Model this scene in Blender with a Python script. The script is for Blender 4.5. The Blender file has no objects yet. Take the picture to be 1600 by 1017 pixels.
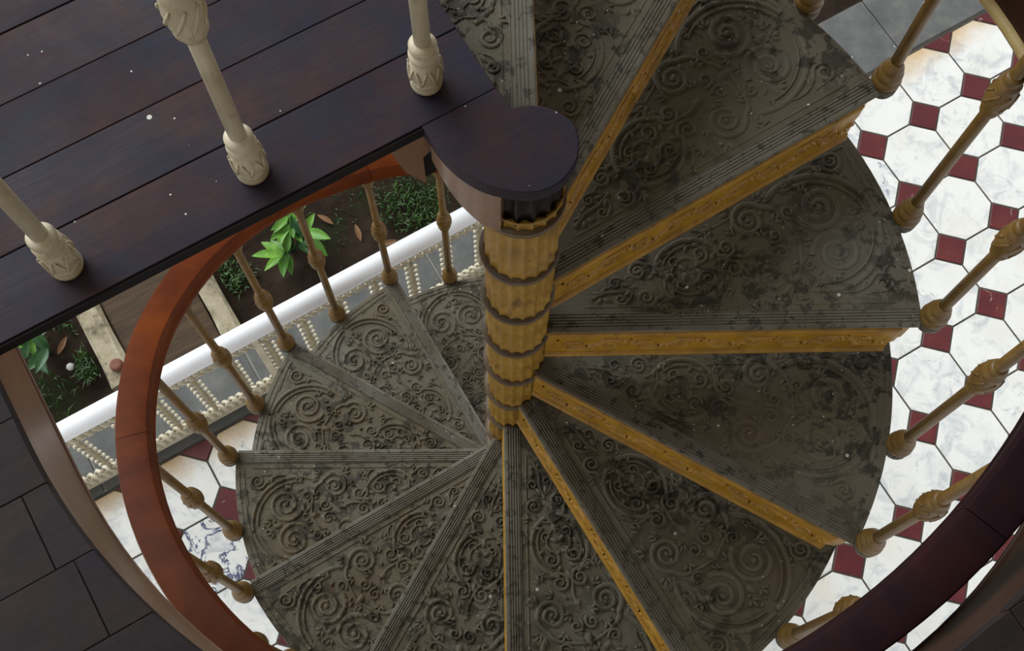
import bpy, math, random
from mathutils import Vector, Matrix
random.seed(7)
scn = bpy.context.scene
COL = scn.collection
S = 0.82                      # metres per stair radius: every length below is in stair radii, turned into metres when built
pi, sin, cos, sqrt = math.pi, math.sin, math.cos, math.sqrt

# ------------------------------------------------------------------ camera
CAM = (-0.08128, -0.96786, 5.94750)
tilt, roll, yaw = 0.323114, 0.034378, 0.070829
fw = Vector((sin(tilt)*sin(yaw), sin(tilt)*cos(yaw), -cos(tilt)))
rt = Vector((cos(yaw), -sin(yaw), 0)); up = rt.cross(fw)
r2 = cos(roll)*rt + sin(roll)*up; u2 = -sin(roll)*rt + cos(roll)*up
cd = bpy.data.cameras.new('camera'); cam = bpy.data.objects.new('camera', cd); COL.objects.link(cam)
cd.sensor_width = 36; cd.lens = 1923.08/1600*36; cd.clip_start = 0.02; cd.clip_end = 200
Mx = Matrix((r2, u2, -fw)).transposed().to_4x4(); Mx.translation = Vector(CAM)*S
cam.matrix_world = Mx
scn.camera = cam

# ------------------------------------------------------------------ light
PHI = 3.63617                                   # building axis: u along the landing edge, v towards the viewer
U = Vector((cos(PHI), sin(PHI), 0)); V = Vector((-U.y, U.x, 0))
w = bpy.data.worlds.new('overcast_sky'); scn.world = w; w.use_nodes = True
bg = w.node_tree.nodes['Background']; bg.inputs[0].default_value = (0.97, 0.98, 1.0, 1); bg.inputs[1].default_value = 0.75
sd = bpy.data.lights.new('soft_sun', 'SUN'); sd.energy = 2.7; sd.angle = math.radians(50); sd.color = (0.88, 0.95, 1.0)
sun = bpy.data.objects.new('soft_sun', sd); COL.objects.link(sun)
sdir = (V*0.75 + U*(-0.25) + Vector((0, 0, -0.62))).normalized()      # comes in low from the garden side
sun.rotation_euler = sdir.to_track_quat('-Z', 'Y').to_euler(); sun.location = (-3, 5, 8)
vs = scn.view_settings
vs.view_transform = 'Standard'; vs.look = 'None'; vs.gamma = 1; vs.use_curve_mapping = False; vs.exposure = 0.2

# ------------------------------------------------------------------ measured levels (in stair radii)
Z0, H, TH0, DTH = 1.02714, 0.256785, 2.063024, 0.525296
ZP = 4.03                                       # landing
ZF = 4.03                                       # upper floor
def th(k): return TH0 + DTH*k
def zk(k): return Z0 + H*k
def uv(u, v, z=0.0): return (U*u + V*v + Vector((0, 0, z)))

# ------------------------------------------------------------------ mesh helpers
class MB:
    def __init__(s): s.v = []; s.f = []; s.sm = []
    def add(s, vs, fs, smooth=False):
        o = len(s.v); s.v += [tuple(p) for p in vs]; s.f += [tuple(i+o for i in f) for f in fs]; s.sm += [smooth]*len(fs); return s
    def box(s, x0, x1, y0, y1, z0, z1):
        return s.add([(x0,y0,z0),(x1,y0,z0),(x1,y1,z0),(x0,y1,z0),(x0,y0,z1),(x1,y0,z1),(x1,y1,z1),(x0,y1,z1)],
                     [(3,2,1,0),(4,5,6,7),(0,1,5,4),(1,2,6,5),(2,3,7,6),(3,0,4,7)])
    def prism(s, poly, z0, z1, bev=0.0):
        n = len(poly); a = sum(poly[i][0]*poly[(i+1)%n][1]-poly[(i+1)%n][0]*poly[i][1] for i in range(n))
        if a < 0: poly = poly[::-1]
        vs = [(p[0],p[1],z0) for p in poly]
        if bev <= 0:
            vs += [(p[0],p[1],z1) for p in poly]
            fs = [tuple(range(n-1,-1,-1)), tuple(range(n,2*n))] + [(i,(i+1)%n,n+(i+1)%n,n+i) for i in range(n)]
        else:
            cx = sum(p[0] for p in poly)/n; cy = sum(p[1] for p in poly)/n
            ins = []
            for i in range(n):
                p0, p, p1 = Vector(poly[i-1][:2]), Vector(poly[i][:2]), Vector(poly[(i+1)%n][:2])
                e0 = (p-p0); e1 = (p1-p)
                if e0.length < 1e-7 or e1.length < 1e-7: ins.append(p); continue
                e0.normalize(); e1.normalize()
                nn = Vector((-e0.y,e0.x)) + Vector((-e1.y,e1.x))
                d = max(nn.length, .4); ins.append(p + nn/d*bev*min(1.4, 2/d))
            vs += [(p[0],p[1],z1-bev*.7) for p in poly] + [(p.x,p.y,z1) for p in ins]
            fs = [tuple(range(n-1,-1,-1)), tuple(range(2*n,3*n))]
            for b in (0, n): fs += [(b+i,b+(i+1)%n,b+n+(i+1)%n,b+n+i) for i in range(n)]
        return s.add(vs, fs)
    def lathe(s, prof, n=20, c=(0,0,0), flute=0, depth=0.0, smooth=True):
        vs = []; fs = []
        for (r, z) in prof:
            for i in range(n):
                a = 2*pi*i/n; rr = r
                vs.append((c[0]+rr*cos(a), c[1]+rr*sin(a), c[2]+z))
        m = len(prof)
        for j in range(m-1):
            for i in range(n):
                a, b = j*n+i, j*n+(i+1)%n
                fs.append((a, b, b+n, a+n))
        s.add(vs, fs, smooth)
        s.add([], [])
        o = len(s.v)-len(vs)
        s.f.append(tuple(o+i for i in range(n-1,-1,-1))); s.sm.append(False)
        s.f.append(tuple(o+(m-1)*n+i for i in range(n))); s.sm.append(False)
        return s
    def tube(s, pts, rad, n=8, smooth=True):
        pts = [Vector(p) for p in pts]; vs = []; fs = []; m = len(pts)
        prev = None
        for i, p in enumerate(pts):
            t = (pts[min(i+1,m-1)]-pts[max(i-1,0)]).normalized()
            if prev is None:
                a = Vector((0,0,1)) if abs(t.z) < .9 else Vector((1,0,0))
                prev = t.cross(a).normalized()
            nx = (prev - t*prev.dot(t)).normalized(); prev = nx; ny = t.cross(nx)
            r = rad[i] if isinstance(rad, (list, tuple)) else rad
            for j in range(n):
                a = 2*pi*j/n; vs.append(p + nx*(r*cos(a)) + ny*(r*sin(a)))
        for i in range(m-1):
            for j in range(n):
                a, b = i*n+j, i*n+(j+1)%n; fs.append((a, b, b+n, a+n))
        fs.append(tuple(range(n-1,-1,-1))); fs.append(tuple((m-1)*n+j for j in range(n)))
        return s.add(vs, fs, smooth)
    def ball(s, c, r, sz=1.0, n=8, m=5):
        prof = [(max(r*sin(pi*i/m), r*.02), -r*sz*cos(pi*i/m)) for i in range(m+1)]
        return s.lathe(prof, n, c)
    def rib(s, pts, wid, hgt, z=0.0, closed=False, plane=None):
        """a raised rounded ridge along a flat curve; plane maps (x,y,z)->point"""
        pts = [Vector((p[0],p[1])) for p in pts]; m = len(pts); vs = []; fs = []
        sec = [(-1,-.25),(-.62,.72),(0,1),(.62,.72),(1,-.25)]; q = len(sec)
        for i, p in enumerate(pts):
            if closed: t = pts[(i+1)%m]-pts[i-1]
            else: t = pts[min(i+1,m-1)]-pts[max(i-1,0)]
            if t.length < 1e-9: t = Vector((1,0))
            t.normalize(); nr = Vector((-t.y,t.x))
            wd = wid[i] if isinstance(wid,(list,tuple)) else wid
            hh = hgt*min(1.0, .45+.55*wd/ (max(wid) if isinstance(wid,(list,tuple)) else wid))
            for (a,b) in sec:
                P = (p.x+nr.x*a*wd/2, p.y+nr.y*a*wd/2, z+b*hh)
                vs.append(plane(P) if plane else P)
        rng = range(m) if closed else range(m-1)
        for i in rng:
            for j in range(q-1):
                a = i*q+j; b = ((i+1)%m)*q+j; fs.append((a, b, b+1, a+1))
        return s.add(vs, fs, True)
    def leaf(s, c, ang, ln, wd, hgt, z=0.0, plane=None):
        """a small raised pointed leaf"""
        out = []; N = 8
        for i in range(N):
            t = i/N*2*pi; x = ln*(cos(t)*.5); y = wd*.5*sin(t)*(1-.35*cos(t))
            out.append((x,y))
        vs = []; ca, sa = cos(ang), sin(ang)
        f = lambda x,y,zz: (c[0]+x*ca-y*sa, c[1]+x*sa+y*ca, z+zz)
        for x,y in out: vs.append(f(x,y,-.2*hgt))
        for x,y in out: vs.append(f(x*.6,y*.6,hgt*.85))
        vs.append(f(0,0,hgt))
        if plane: vs = [plane(p) for p in vs]
        fs = [(i,(i+1)%N,N+(i+1)%N,N+i) for i in range(N)] + [(N+i,N+(i+1)%N,2*N) for i in range(N)]
        return s.add(vs, fs, True)
    def mesh(s, name, mat):
        me = bpy.data.meshes.new(name)
        me.from_pydata([(x*S,y*S,z*S) for x,y,z in s.v], [], s.f)
        me.polygons.foreach_set('use_smooth', s.sm); me.update()
        if mat: me.materials.append(mat)
        return me
    def build(s, name, mat, parent=None, loc=(0,0,0), rz=0.0):
        return link(name, s.mesh(name, mat), parent, loc, rz)

def link(name, me, parent=None, loc=(0,0,0), rz=0.0):
    o = bpy.data.objects.new(name, me); COL.objects.link(o)
    o.location = Vector(loc)*S; o.rotation_euler = (0,0,rz)
    if parent: o.parent = parent
    return o
def thing(name, label, cat, loc=(0,0,0), rz=0.0, group=None):
    o = link(name, None, None, loc, rz); o.empty_display_size = .05
    o['label'] = label; o['category'] = cat
    if group: o['group'] = group
    return o
def tag(o, label, cat, group=None, kind=None):
    o['label'] = label; o['category'] = cat
    if group: o['group'] = group
    if kind: o['kind'] = kind
    return o

# ------------------------------------------------------------------ materials
class NT:
    def __init__(s, name):
        s.m = bpy.data.materials.new(name); s.m.use_nodes = True; s.t = s.m.node_tree
        s.p = s.t.nodes['Principled BSDF']; s.geo = s.t.nodes.new('ShaderNodeNewGeometry')
        s.tc = s.t.nodes.new('ShaderNodeTexCoord'); s.oi = s.t.nodes.new('ShaderNodeObjectInfo')
    def n(s, typ, **kw):
        x = s.t.nodes.new(typ)
        for k, v in kw.items(): setattr(x, k, v)
        return x
    def l(s, a, b): s.t.links.new(a, b)
    def mapping(s, src, scale=(1,1,1), rot=(0,0,0), rnd=False):
        m = s.n('ShaderNodeMapping'); m.inputs['Scale'].default_value = scale; m.inputs['Rotation'].default_value = rot
        s.l(src, m.inputs['Vector'])
        if rnd:
            k = s.n('ShaderNodeVectorMath', operation='SCALE'); k.inputs[0].default_value = (37.1, 91.7, 13.3); s.l(s.oi.outputs['Random'], k.inputs['Scale'])
            s.l(k.outputs[0], m.inputs['Location'])
        return m.outputs[0]
    def noise(s, vec, scale, detail=4, rough=.55, dist=0.0):
        x = s.n('ShaderNodeTexNoise'); x.inputs['Scale'].default_value = scale; x.inputs['Detail'].default_value = detail
        x.inputs['Roughness'].default_value = rough; x.inputs['Distortion'].default_value = dist; s.l(vec, x.inputs['Vector']); return x.outputs['Fac']
    def ramp(s, fac, *stops):
        r = s.n('ShaderNodeValToRGB'); e = r.color_ramp.elements
        while len(e) < len(stops): e.new(.5)
        for i, (p, c) in enumerate(stops):
            e[i].position = p; e[i].color = (*c, 1) if not isinstance(c, (int, float)) else (c, c, c, 1)
        s.l(fac, r.inputs[0]); return r.outputs[0]
    def mix(s, fac, a, b, mode='MIX'):
        x = s.n('ShaderNodeMix', data_type='RGBA', blend_type=mode)
        if isinstance(fac, (int, float)): x.inputs[0].default_value = fac
        else: s.l(fac, x.inputs[0])
        for sock, val in ((6, a), (7, b)):
            if isinstance(val, tuple): x.inputs[sock].default_value = (*val, 1)
            else: s.l(val, x.inputs[sock])
        return x.outputs[2]
    def bump(s, hgt, strength=.3, dist=.01):
        b = s.n('ShaderNodeBump'); b.inputs['Strength'].default_value = strength; b.inputs['Distance'].default_value = dist
        s.l(hgt, b.inputs['Height']); s.l(b.outputs[0], s.p.inputs['Normal'])
    def specks(s, vec, scale, size, keep=.5):
        """sparse round spots: 1 inside a spot"""
        v = s.n('ShaderNodeTexVoronoi'); v.inputs['Scale'].default_value = scale; s.l(vec, v.inputs['Vector'])
        a = s.n('ShaderNodeMath', operation='LESS_THAN'); s.l(v.outputs['Distance'], a.inputs[0]); a.inputs[1].default_value = size
        sp = s.n('ShaderNodeSeparateColor'); s.l(v.outputs['Color'], sp.inputs[0])
        b = s.n('ShaderNodeMath', operation='LESS_THAN'); s.l(sp.outputs[0], b.inputs[0]); b.inputs[1].default_value = keep
        c = s.n('ShaderNodeMath', operation='MULTIPLY'); s.l(a.outputs[0], c.inputs[0]); s.l(b.outputs[0], c.inputs[1]); return c.outputs[0]
    def out(s, col, rough=.5, spec=.5, coat=0.0):
        if isinstance(col, tuple): s.p.inputs['Base Color'].default_value = (*col, 1)
        else: s.l(col, s.p.inputs['Base Color'])
        if isinstance(rough, (int, float)): s.p.inputs['Roughness'].default_value = rough
        else: s.l(rough, s.p.inputs['Roughness'])
        s.p.inputs['Specular IOR Level'].default_value = spec
        s.p.inputs['Coat Weight'].default_value = coat; s.p.inputs['Coat Roughness'].default_value = .15
        return s.m
M = {}
# worn grey-olive paint of the iron treads
def tread_mat():
    a = NT('worn_tread_paint'); P = a.geo.outputs['Position']
    base = a.ramp(a.noise(P, 3.5, 6, .62), (.28, (.098,.072,.034)), (.50, (.118,.100,.064)), (.74, (.148,.138,.108)))
    tan = a.ramp(a.noise(a.mapping(P, (1,1,1), (.1,.7,.3)), 9, 9, .7, .7), (.54, 0.0), (.64, .5)); base = a.mix(tan, base, (.135,.105,.062))
    zone = a.ramp(a.noise(a.mapping(P, (1,1,1), (.9,.1,.5)), 4.5, 4, .5), (.40, .12), (.56, 1.0))
    pt = a.ramp(a.noise(P, 26, 10, .72, .5), (.51, 0.0), (.535, .9))
    zm = a.n('ShaderNodeMath', operation='MULTIPLY'); a.l(zone, zm.inputs[0]); a.l(pt, zm.inputs[1])
    base = a.mix(zm.outputs[0], base, (.034,.028,.017))
    pits = a.ramp(a.noise(P, 75, 6, .65), (.66, 0.0), (.69, .9)); base = a.mix(pits, base, (.030,.022,.014))
    rust = a.ramp(a.noise(a.mapping(P, (1,1,1), (.4,.2,.9)), 13, 7, .7), (.67, 0.0), (.71, .7)); base = a.mix(rust, base, (.12,.052,.02))
    base = a.mix(a.specks(P, 75, .13, .09), base, (.50,.47,.40))
    base = a.mix(a.specks(P, 26, .10, .10), base, (.55,.52,.47))
    a.bump(a.noise(P, 90, 7, .75), .5, .004)
    return a.out(base, a.ramp(a.noise(P, 14, 5), (.35, .42), (.7, .75)), .28)
M['tread'] = tread_mat()
def nosing_mat():
    a = NT('scuffed_nosing_paint'); P = a.geo.outputs['Position']
    base = a.ramp(a.noise(P, 5, 5, .6), (.35, (.098,.080,.050)), (.65, (.160,.147,.116)))
    pt = a.ramp(a.noise(P, 45, 9, .72), (.55, 0.0), (.58, .9)); base = a.mix(pt, base, (.05,.043,.030))
    wh = a.ramp(a.noise(P, 16, 8, .72), (.67, 0.0), (.69, .8)); base = a.mix(wh, base, (.45,.42,.35))
    base = a.mix(a.specks(P, 50, .12, .08), base, (.5,.47,.4))
    a.bump(a.noise(P, 70, 5, .7), .3, .003)
    return a.out(base, .6, .25)
M['nosing'] = nosing_mat()
def ochre(name, lo, mid, hi, dirt=(.06,.035,.012), sc=9.0, amt=.7, rough=.42):
    a = NT(name); P = a.geo.outputs['Position']
    base = a.ramp(a.noise(P, sc, 6, .65), (.3, lo), (.52, mid), (.75, hi))
    d = a.ramp(a.noise(a.mapping(P, (1,1,.35)), sc*2.6, 8, .75, .5), (.56, 0.0), (.66, amt)); base = a.mix(d, base, dirt)
    a.bump(a.noise(P, 55, 5, .65), .3, .004)
    return a.out(base, rough, .45)
M['riser'] = ochre('yellow_ochre_riser_paint', (.24,.115,.006), (.36,.180,.010), (.46,.25,.022), (.11,.048,.004), 16)
M['newel'] = ochre('ochre_newel_paint', (.23,.12,.012), (.36,.200,.026), (.45,.28,.060), (.10,.052,.009), 18)
M['baluster'] = ochre('tan_baluster_paint', (.115,.058,.009), (.160,.086,.016), (.205,.122,.034), (.05,.025,.007), 22, .5, .42)
M['cream'] = ochre('cream_baluster_paint', (.50,.42,.27), (.60,.53,.37), (.68,.61,.46), (.25,.17,.09), 16, .45, .38)
M['ivory'] = ochre('ivory_railing_paint', (.48,.42,.29), (.58,.52,.38), (.64,.59,.46), (.14,.10,.05), 12, .55, .5)
M['lit_bead'] = ochre('lit_bead_tone', (.38,.26,.09), (.46,.33,.13), (.52,.39,.18), (.2,.12,.04), 12, .4, .4)  # fascia bead on the right: its lit strip is put into the colour
M['picket'] = ochre('tan_ivory_paint', (.30,.24,.13), (.38,.32,.19), (.46,.39,.26), (.14,.09,.04), 20, .5, .5)  # a darker, tanner ivory for the picket bodies
def white_mat():
    a = NT('white_gloss_paint'); P = a.geo.outputs['Position']
    return a.out(a.ramp(a.noise(P, 8, 4), (.3, (.84,.84,.84)), (.7, (.9,.9,.9))), .25, .5)
M['white'] = white_mat()
def dark_wood(name, c0, c1, c2, c3, rough=.5, scr=.5):
    a = NT(name); P = a.geo.outputs['Position']
    g = a.mapping(P, (1,1,1), (0,0,-PHI), True)
    gs = a.mapping(g, (2.2, 26, 6))
    base = a.ramp(a.noise(a.mapping(g, (2.6, 3.2, 2)), 2.4, 8, .68, .4), (.30, c0), (.46, c1), (.58, c2), (.74, c3))
    base = a.mix(.12, base, a.ramp(a.noise(gs, 1.6, 6, .6), (.3, (.45,.4,.4)), (.7, (1,1,1))), 'MULTIPLY')
    wear = a.ramp(a.noise(a.mapping(g, (3.2, 10, 3)), 2.4, 9, .72), (.70, 0.0), (.73, scr)); base = a.mix(wear, base, (.16,.075,.03))
    base = a.mix(a.specks(P, 46, .07, .16), base, (.50,.48,.42))
    base = a.mix(a.specks(P, 13, .05, .22), base, (.62,.60,.55))
    a.bump(a.noise(gs, 3, 6, .6), .12, .004)
    return a.out(base, a.ramp(a.noise(g, 5, 5, .6), (.3, rough-.1), (.7, rough+.15)), .16)
M['floor'] = dark_wood('dark_stained_floor_boards', (.015,.017,.036), (.021,.015,.023), (.034,.017,.020), (.058,.025,.018))  # bluish end of the ramp paints the sky's sheen into the boards
M['lowfloor'] = dark_wood('dusty_upper_floor_boards', (.018,.015,.021), (.023,.017,.019), (.030,.021,.019), (.040,.027,.022), .55, .3)
M['gap_shade'] = NT('dark_gap_and_shade').out((.008,.006,.006), .8, .2)  # black for board gaps and for shade painted under the landing
def rail_mat(name, c0, c1, c2, rough, coat, spec=.15):
    a = NT(name); P = a.geo.outputs['Position']
    base = a.ramp(a.noise(P, 4, 6, .65, .5), (.3, c0), (.5, c1), (.75, c2))
    base = a.mix(.4, base, a.ramp(a.noise(a.mapping(P, (1,1,9)), 9, 6, .6), (.3, (.5,.45,.4)), (.7, (1,1,1))), 'MULTIPLY')
    a.bump(a.noise(P, 25, 5, .6), .08, .003)
    return a.out(base, rough, spec, coat)
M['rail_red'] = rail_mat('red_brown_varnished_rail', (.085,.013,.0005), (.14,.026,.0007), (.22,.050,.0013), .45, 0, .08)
M['rail_shaded'] = rail_mat('shaded_varnished_rail', (.014,.006,.009), (.020,.008,.011), (.040,.011,.008), .42, 0, .12)  # same rail wood, its dimmer right-hand light painted in as dark purple
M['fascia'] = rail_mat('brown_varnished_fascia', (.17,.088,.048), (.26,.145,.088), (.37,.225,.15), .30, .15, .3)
M['fascia_shaded'] = rail_mat('shaded_brown_fascia', (.026,.011,.006), (.042,.018,.010), (.08,.032,.014), .4, 0)  # the brown fascia again, with the shade of its right part mixed in
M['black'] = rail_mat('black_painted_drum', (.005,.004,.003), (.009,.006,.005), (.02,.012,.008), .35, .05)
M['collar'] = ochre('shade_brown_collar', (.07,.042,.018), (.11,.068,.03), (.17,.11,.05), (.04,.022,.01), 20)  # collar brown darkened to paint the shadow gap below each drum
def marble(name, blue):
    a = NT(name); O = a.mapping(a.tc.outputs['Object'], (1,1,1), (0,0,0), True)
    base = a.ramp(a.noise(O, 5, 5, .6), (.3, (.68,.66,.60)), (.55, (.73,.72,.67)), (.8, (.60,.60,.57)))
    cl = a.ramp(a.noise(O, 9, 9, .68, .9), (.50, 0.0), (.66, .85)); base = a.mix(cl, base, (.44,.46,.47))
    bl = a.ramp(a.noise(O, 3.2, 3, .5), (.56, 0.0), (.68, 1.0)); bv = a.ramp(a.noise(O, 17, 9, .75, 1.2), (.56, 0.0), (.62, .8))
    mm = a.n('ShaderNodeMath', operation='MULTIPLY'); a.l(bl, mm.inputs[0]); a.l(bv, mm.inputs[1])
    base = a.mix(mm.outputs[0], base, (.20,.22,.28))
    if blue:
        v = a.ramp(a.noise(O, 5.5, 7, .68, 1.4), (.475, 0.0), (.495, 1.0), (.515, 1.0), (.535, 0.0)); base = a.mix(v, base, (.045,.055,.13))
    yel = a.ramp(a.noise(a.geo.outputs['Position'], 2.3, 5, .6), (.58, 0.0), (.75, .4)); base = a.mix(yel, base, (.66,.56,.36))
    # orange damp stain on the tiles that touch the kerb
    sp = a.n('ShaderNodeSeparateXYZ'); a.l(a.mapping(a.geo.outputs['Position'], (1,1,1), (0,0,-PHI)), sp.inputs[0])
    ad = a.n('ShaderNodeMath', operation='MULTIPLY_ADD'); a.l(a.noise(a.geo.outputs['Position'], 7, 6, .65), ad.inputs[0]); ad.inputs[1].default_value = .16; a.l(sp.outputs[1], ad.inputs[2])
    mr = a.n('ShaderNodeMapRange'); a.l(ad.outputs[0], mr.inputs[0]); mr.inputs[1].default_value = -.87; mr.inputs[2].default_value = -.72; mr.inputs[3].default_value = 1.0; mr.inputs[4].default_value = 0
    base = a.mix(mr.outputs[0], base, (.50,.30,.09))
    return a.out(base, .4, .35)
M['marble'] = marble('white_veined_marble', False); M['marble_blue'] = marble('blue_veined_marble', True)
def redtile():
    a = NT('dark_red_tile'); O = a.mapping(a.tc.outputs['Object'], (1,1,1), (0,0,0), True)
    base = a.ramp(a.noise(O, 7, 5, .6), (.3, (.068,.005,.009)), (.55, (.095,.009,.010)), (.8, (.14,.022,.015)))
    wv = a.ramp(a.noise(O, 14, 8, .7, 1.5), (.655, 0.0), (.68, .7)); base = a.mix(wv, base, (.52,.40,.30))
    return a.out(base, .4, .4)
M['redtile'] = redtile()
def stone(name, c0, c1, c2, sc=6, speck=(.45,.45,.43), rough=.7):
    a = NT(name); P = a.geo.outputs['Position']
    base = a.ramp(a.noise(P, sc, 7, .65), (.3, c0), (.5, c1), (.72, c2))
    if speck: base = a.mix(a.specks(P, 30, .12, .12), base, speck)
    a.bump(a.noise(P, 40, 6, .7), .3, .006)
    return a.out(base, rough, .3)
M['plaster'] = stone('cream_plaster', (.24,.18,.10), (.28,.22,.13), (.32,.26,.16), 3, None)
M['grout'] = stone('brown_grout', (.05,.042,.03), (.07,.06,.045), (.10,.085,.06), 8, None)
M['kerb'] = stone('grey_kerb_stone', (.075,.077,.070), (.105,.107,.100), (.155,.152,.138), 7)
M['mortar'] = stone('pale_mortar', (.32,.31,.27), (.38,.36,.32), (.45,.43,.38), 12, None)
def soil():
    a = NT('garden_soil'); P = a.geo.outputs['Position']
    base = a.ramp(a.noise(P, 7, 9, .7), (.3, (.020,.013,.009)), (.52, (.036,.024,.016)), (.75, (.06,.042,.028)))
    moss = a.ramp(a.noise(P, 2.6, 5, .6), (.56, 0.0), (.66, .6)); base = a.mix(moss, base, (.022,.032,.012))
    a.bump(a.noise(P, 30, 9, .75), .8, .02)
    return a.out(base, .95, .1)
M['soil'] = soil()
M['edging'] = stone('mossy_cream_edging', (.07,.058,.032), (.34,.29,.19), (.46,.41,.30), 14, (.10,.085,.05), .85)
def plank_m():
    a = NT('weathered_brown_plank'); P = a.geo.outputs['Position']; g = a.mapping(P, (1,1,1), (0,0,-PHI))
    base = a.ramp(a.noise(a.mapping(g, (3, 22, 3)), 1.5, 7, .65, .5), (.3, (.034,.018,.008)), (.55, (.062,.035,.014)), (.75, (.095,.056,.025)))
    a.bump(a.noise(a.mapping(g, (3, 22, 3)), 3, 6, .6), .3, .008)
    return a.out(base, .7, .3)
M['plank'] = plank_m()
def leafm(name, c0, c1):
    a = NT(name); P = a.geo.outputs['Position']
    a.p.inputs['Subsurface Weight'].default_value = 0
    return a.out(a.mix(a.ramp(a.noise(P, 22, 4, .7), (.35, 0.0), (.65, 1.0)), c0, a.mix(a.oi.outputs['Random'], c0, c1)) if name != 'green_grass' else a.mix(a.ramp(a.noise(P, 22, 4, .7), (.35, 0.0), (.65, 1.0)), c0, c1), .38, .35)
M['leaf'] = leafm('bright_green_leaf', (.07,.20,.02), (.20,.42,.05))
M['leaf_dark'] = leafm('deep_green_leaf', (.02,.075,.02), (.04,.12,.03))
M['grass'] = leafm('green_grass', (.012,.045,.008), (.06,.13,.025))
M['dryleaf'] = NT('dry_leaf').out((.20,.10,.045), .7, .3)
M['brick'] = stone('worn_red_stone', (.13,.05,.03), (.19,.075,.05), (.26,.12,.08), 10, None)
M['pebble'] = NT('white_pebble').out((.6,.6,.56), .6, .3)

# ------------------------------------------------------------------ setting: tiled floor, kerb, garden
SL, AO, BO = 0.348938, -3.42644, -0.77051        # tile lattice: pitch, u and v of a red square
def struct(o, label=None, cat=None):
    o['kind'] = 'structure'
    if label: o['label'] = label
    if cat: o['category'] = cat
    return o
fl = MB(); P4 = [uv(-5.2,-1.13), uv(2.6,-1.13), uv(2.6,2.6), uv(-5.2,2.6)]
fl.prism([(p.x,p.y) for p in P4], -.06, -.005)
floor = struct(fl.build('floor', M['grout']), 'ground floor of white octagon tiles with dark red squares', 'floor')
g = .0048; hs = SL*.2071                            # half of the square side
def octo(mt=None):
    m = MB(); a = SL/2-g; b = hs-g*.4; m.prism([(a,-b),(a,b),(b,a),(-b,a),(-a,b),(-a,-b),(-b,-a),(b,-a)], -.03, 0, .0022); return m.mesh('octagon_tile', mt or M['marble'])
def sqr(half=False):
    m = MB(); d = hs*sqrt(2)-g*1.4
    m.prism([(d,0),(0,d),(-d,0)] if half else [(d,0),(0,d),(-d,0),(0,-d)], -.03, 0, .002); return m.mesh('square_tile', M['redtile'])
om, sm_, hm = octo(), sqr(), sqr(True); obm = octo(M['marble_blue'])
# local frame of the tiles is turned to the building axis (x->U, y->V)
for i in range(-3, 17):
    for j in range(-1, 8):
        u, v = AO+SL*i, BO+SL*j
        u = AO + SL*(i)
        link('square_tile', hm if j == -1 else sm_, floor, uv(u, v), PHI)
        if i < 16: link('octagon_tile', obm if (i, j) == (13, 0) else om, floor, uv(u+SL/2, v+SL/2), PHI)

kb = MB(); kr = lambda a,b,c,d: [(p.x,p.y) for p in (uv(a,c),uv(b,c),uv(b,d),uv(a,d))]
kb.prism(kr(-5.2, 2.6, -1.53, -1.135), -.30, -.012)
kerb = struct(kb.build('kerb', M['mortar']), 'grey stone kerb between tiled floor and garden', 'kerb')
for i, (a, b) in enumerate([(-5.2,-4.3),(-4.3,-3.2),(-3.2,-2.25),(-2.25,-1.3),(-1.3,-.35),(-.35,.7),(.7,1.6),(1.6,2.6)]):
    s_ = MB(); s_.prism(kr(a+.006, b-.006, -1.53, -1.14), -.03, .004, .004); s_.build('kerb_slab', M['kerb'], kerb)

gd = MB(); N = 70; gv = []; gf = []
for j in range(N+1):
    for i in range(N+1):
        u = -4.5+8.0*i/N; v = -5.2+3.69*j/N; p = uv(u, v)
        zz = -.10 + .025*sin(u*5.1+v*3.3)*sin(v*6.7-u*2) + .02*(random.random()-.5)
        gv.append((p.x,p.y,zz))
for j in range(N):
    for i in range(N): a = j*(N+1)+i; gf.append((a,a+1,a+N+2,a+N+1))
gd.add(gv, gf, True)
garden = struct(gd.build('garden_ground', M['soil']), 'dark bare garden soil beyond the white railing', 'ground')

# ------------------------------------------------------------------ setting: upper floor with its round-ended opening
UC, VC, RO = -.0657, .041, 1.0245
ZB = 3.728
EDGE = -.122                                    # landing edge
def edge(v):
    if v <= VC: return RO
    if v >= VC+RO: return None
    return sqrt(RO*RO-(v-VC)**2)
upfloor = MB()
# curved fascia that lines the opening
def opening_path(n=60):
    pts = [(UC+RO, EDGE+(VC-EDGE)*i/3) for i in range(0, 3)]
    pts += [(UC+RO*cos(pi*i/n), VC+RO*sin(pi*i/n)) for i in range(n+1)]
    pts += [(UC-RO, VC-(VC+1.25)*i/8) for i in range(1, 9)]
    return pts
def band(mb, pts, prof, closed=False):
    """sweep a (outward offset, z) profile along a u,v path"""
    vs = []; fs = []; m = len(pts); q = len(prof)
    for i, (u, v) in enumerate(pts):
        a = pts[max(i-1,0)]; b = pts[min(i+1,m-1)]; t = Vector((b[0]-a[0], b[1]-a[1])).normalized()
        nr = Vector((t.y, -t.x))
        for (o, z) in prof: p = uv(u+nr.x*o, v+nr.y*o, z); vs.append(p)
    for i in range(m-1):
        for j in range(q):
            a, b = i*q+j, i*q+(j+1)%q; fs.append((a, a+q, b+q, b))
    fs.append(tuple(range(q))); fs.append(tuple((m-1)*q+j for j in range(q-1,-1,-1)))
    return mb.add(vs, fs, True)
op = opening_path(); CUT = 25
FP = [(0,ZB+.01),(0,ZF-.004),(.03,ZF-.004),(.03,ZB+.01)]
band(upfloor, op[:CUT+1], FP)
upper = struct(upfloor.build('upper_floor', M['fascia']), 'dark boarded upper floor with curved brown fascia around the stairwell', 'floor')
f2 = MB(); band(f2, op[CUT:], FP); f2.build('fascia', M['fascia_shaded'], upper)
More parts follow.
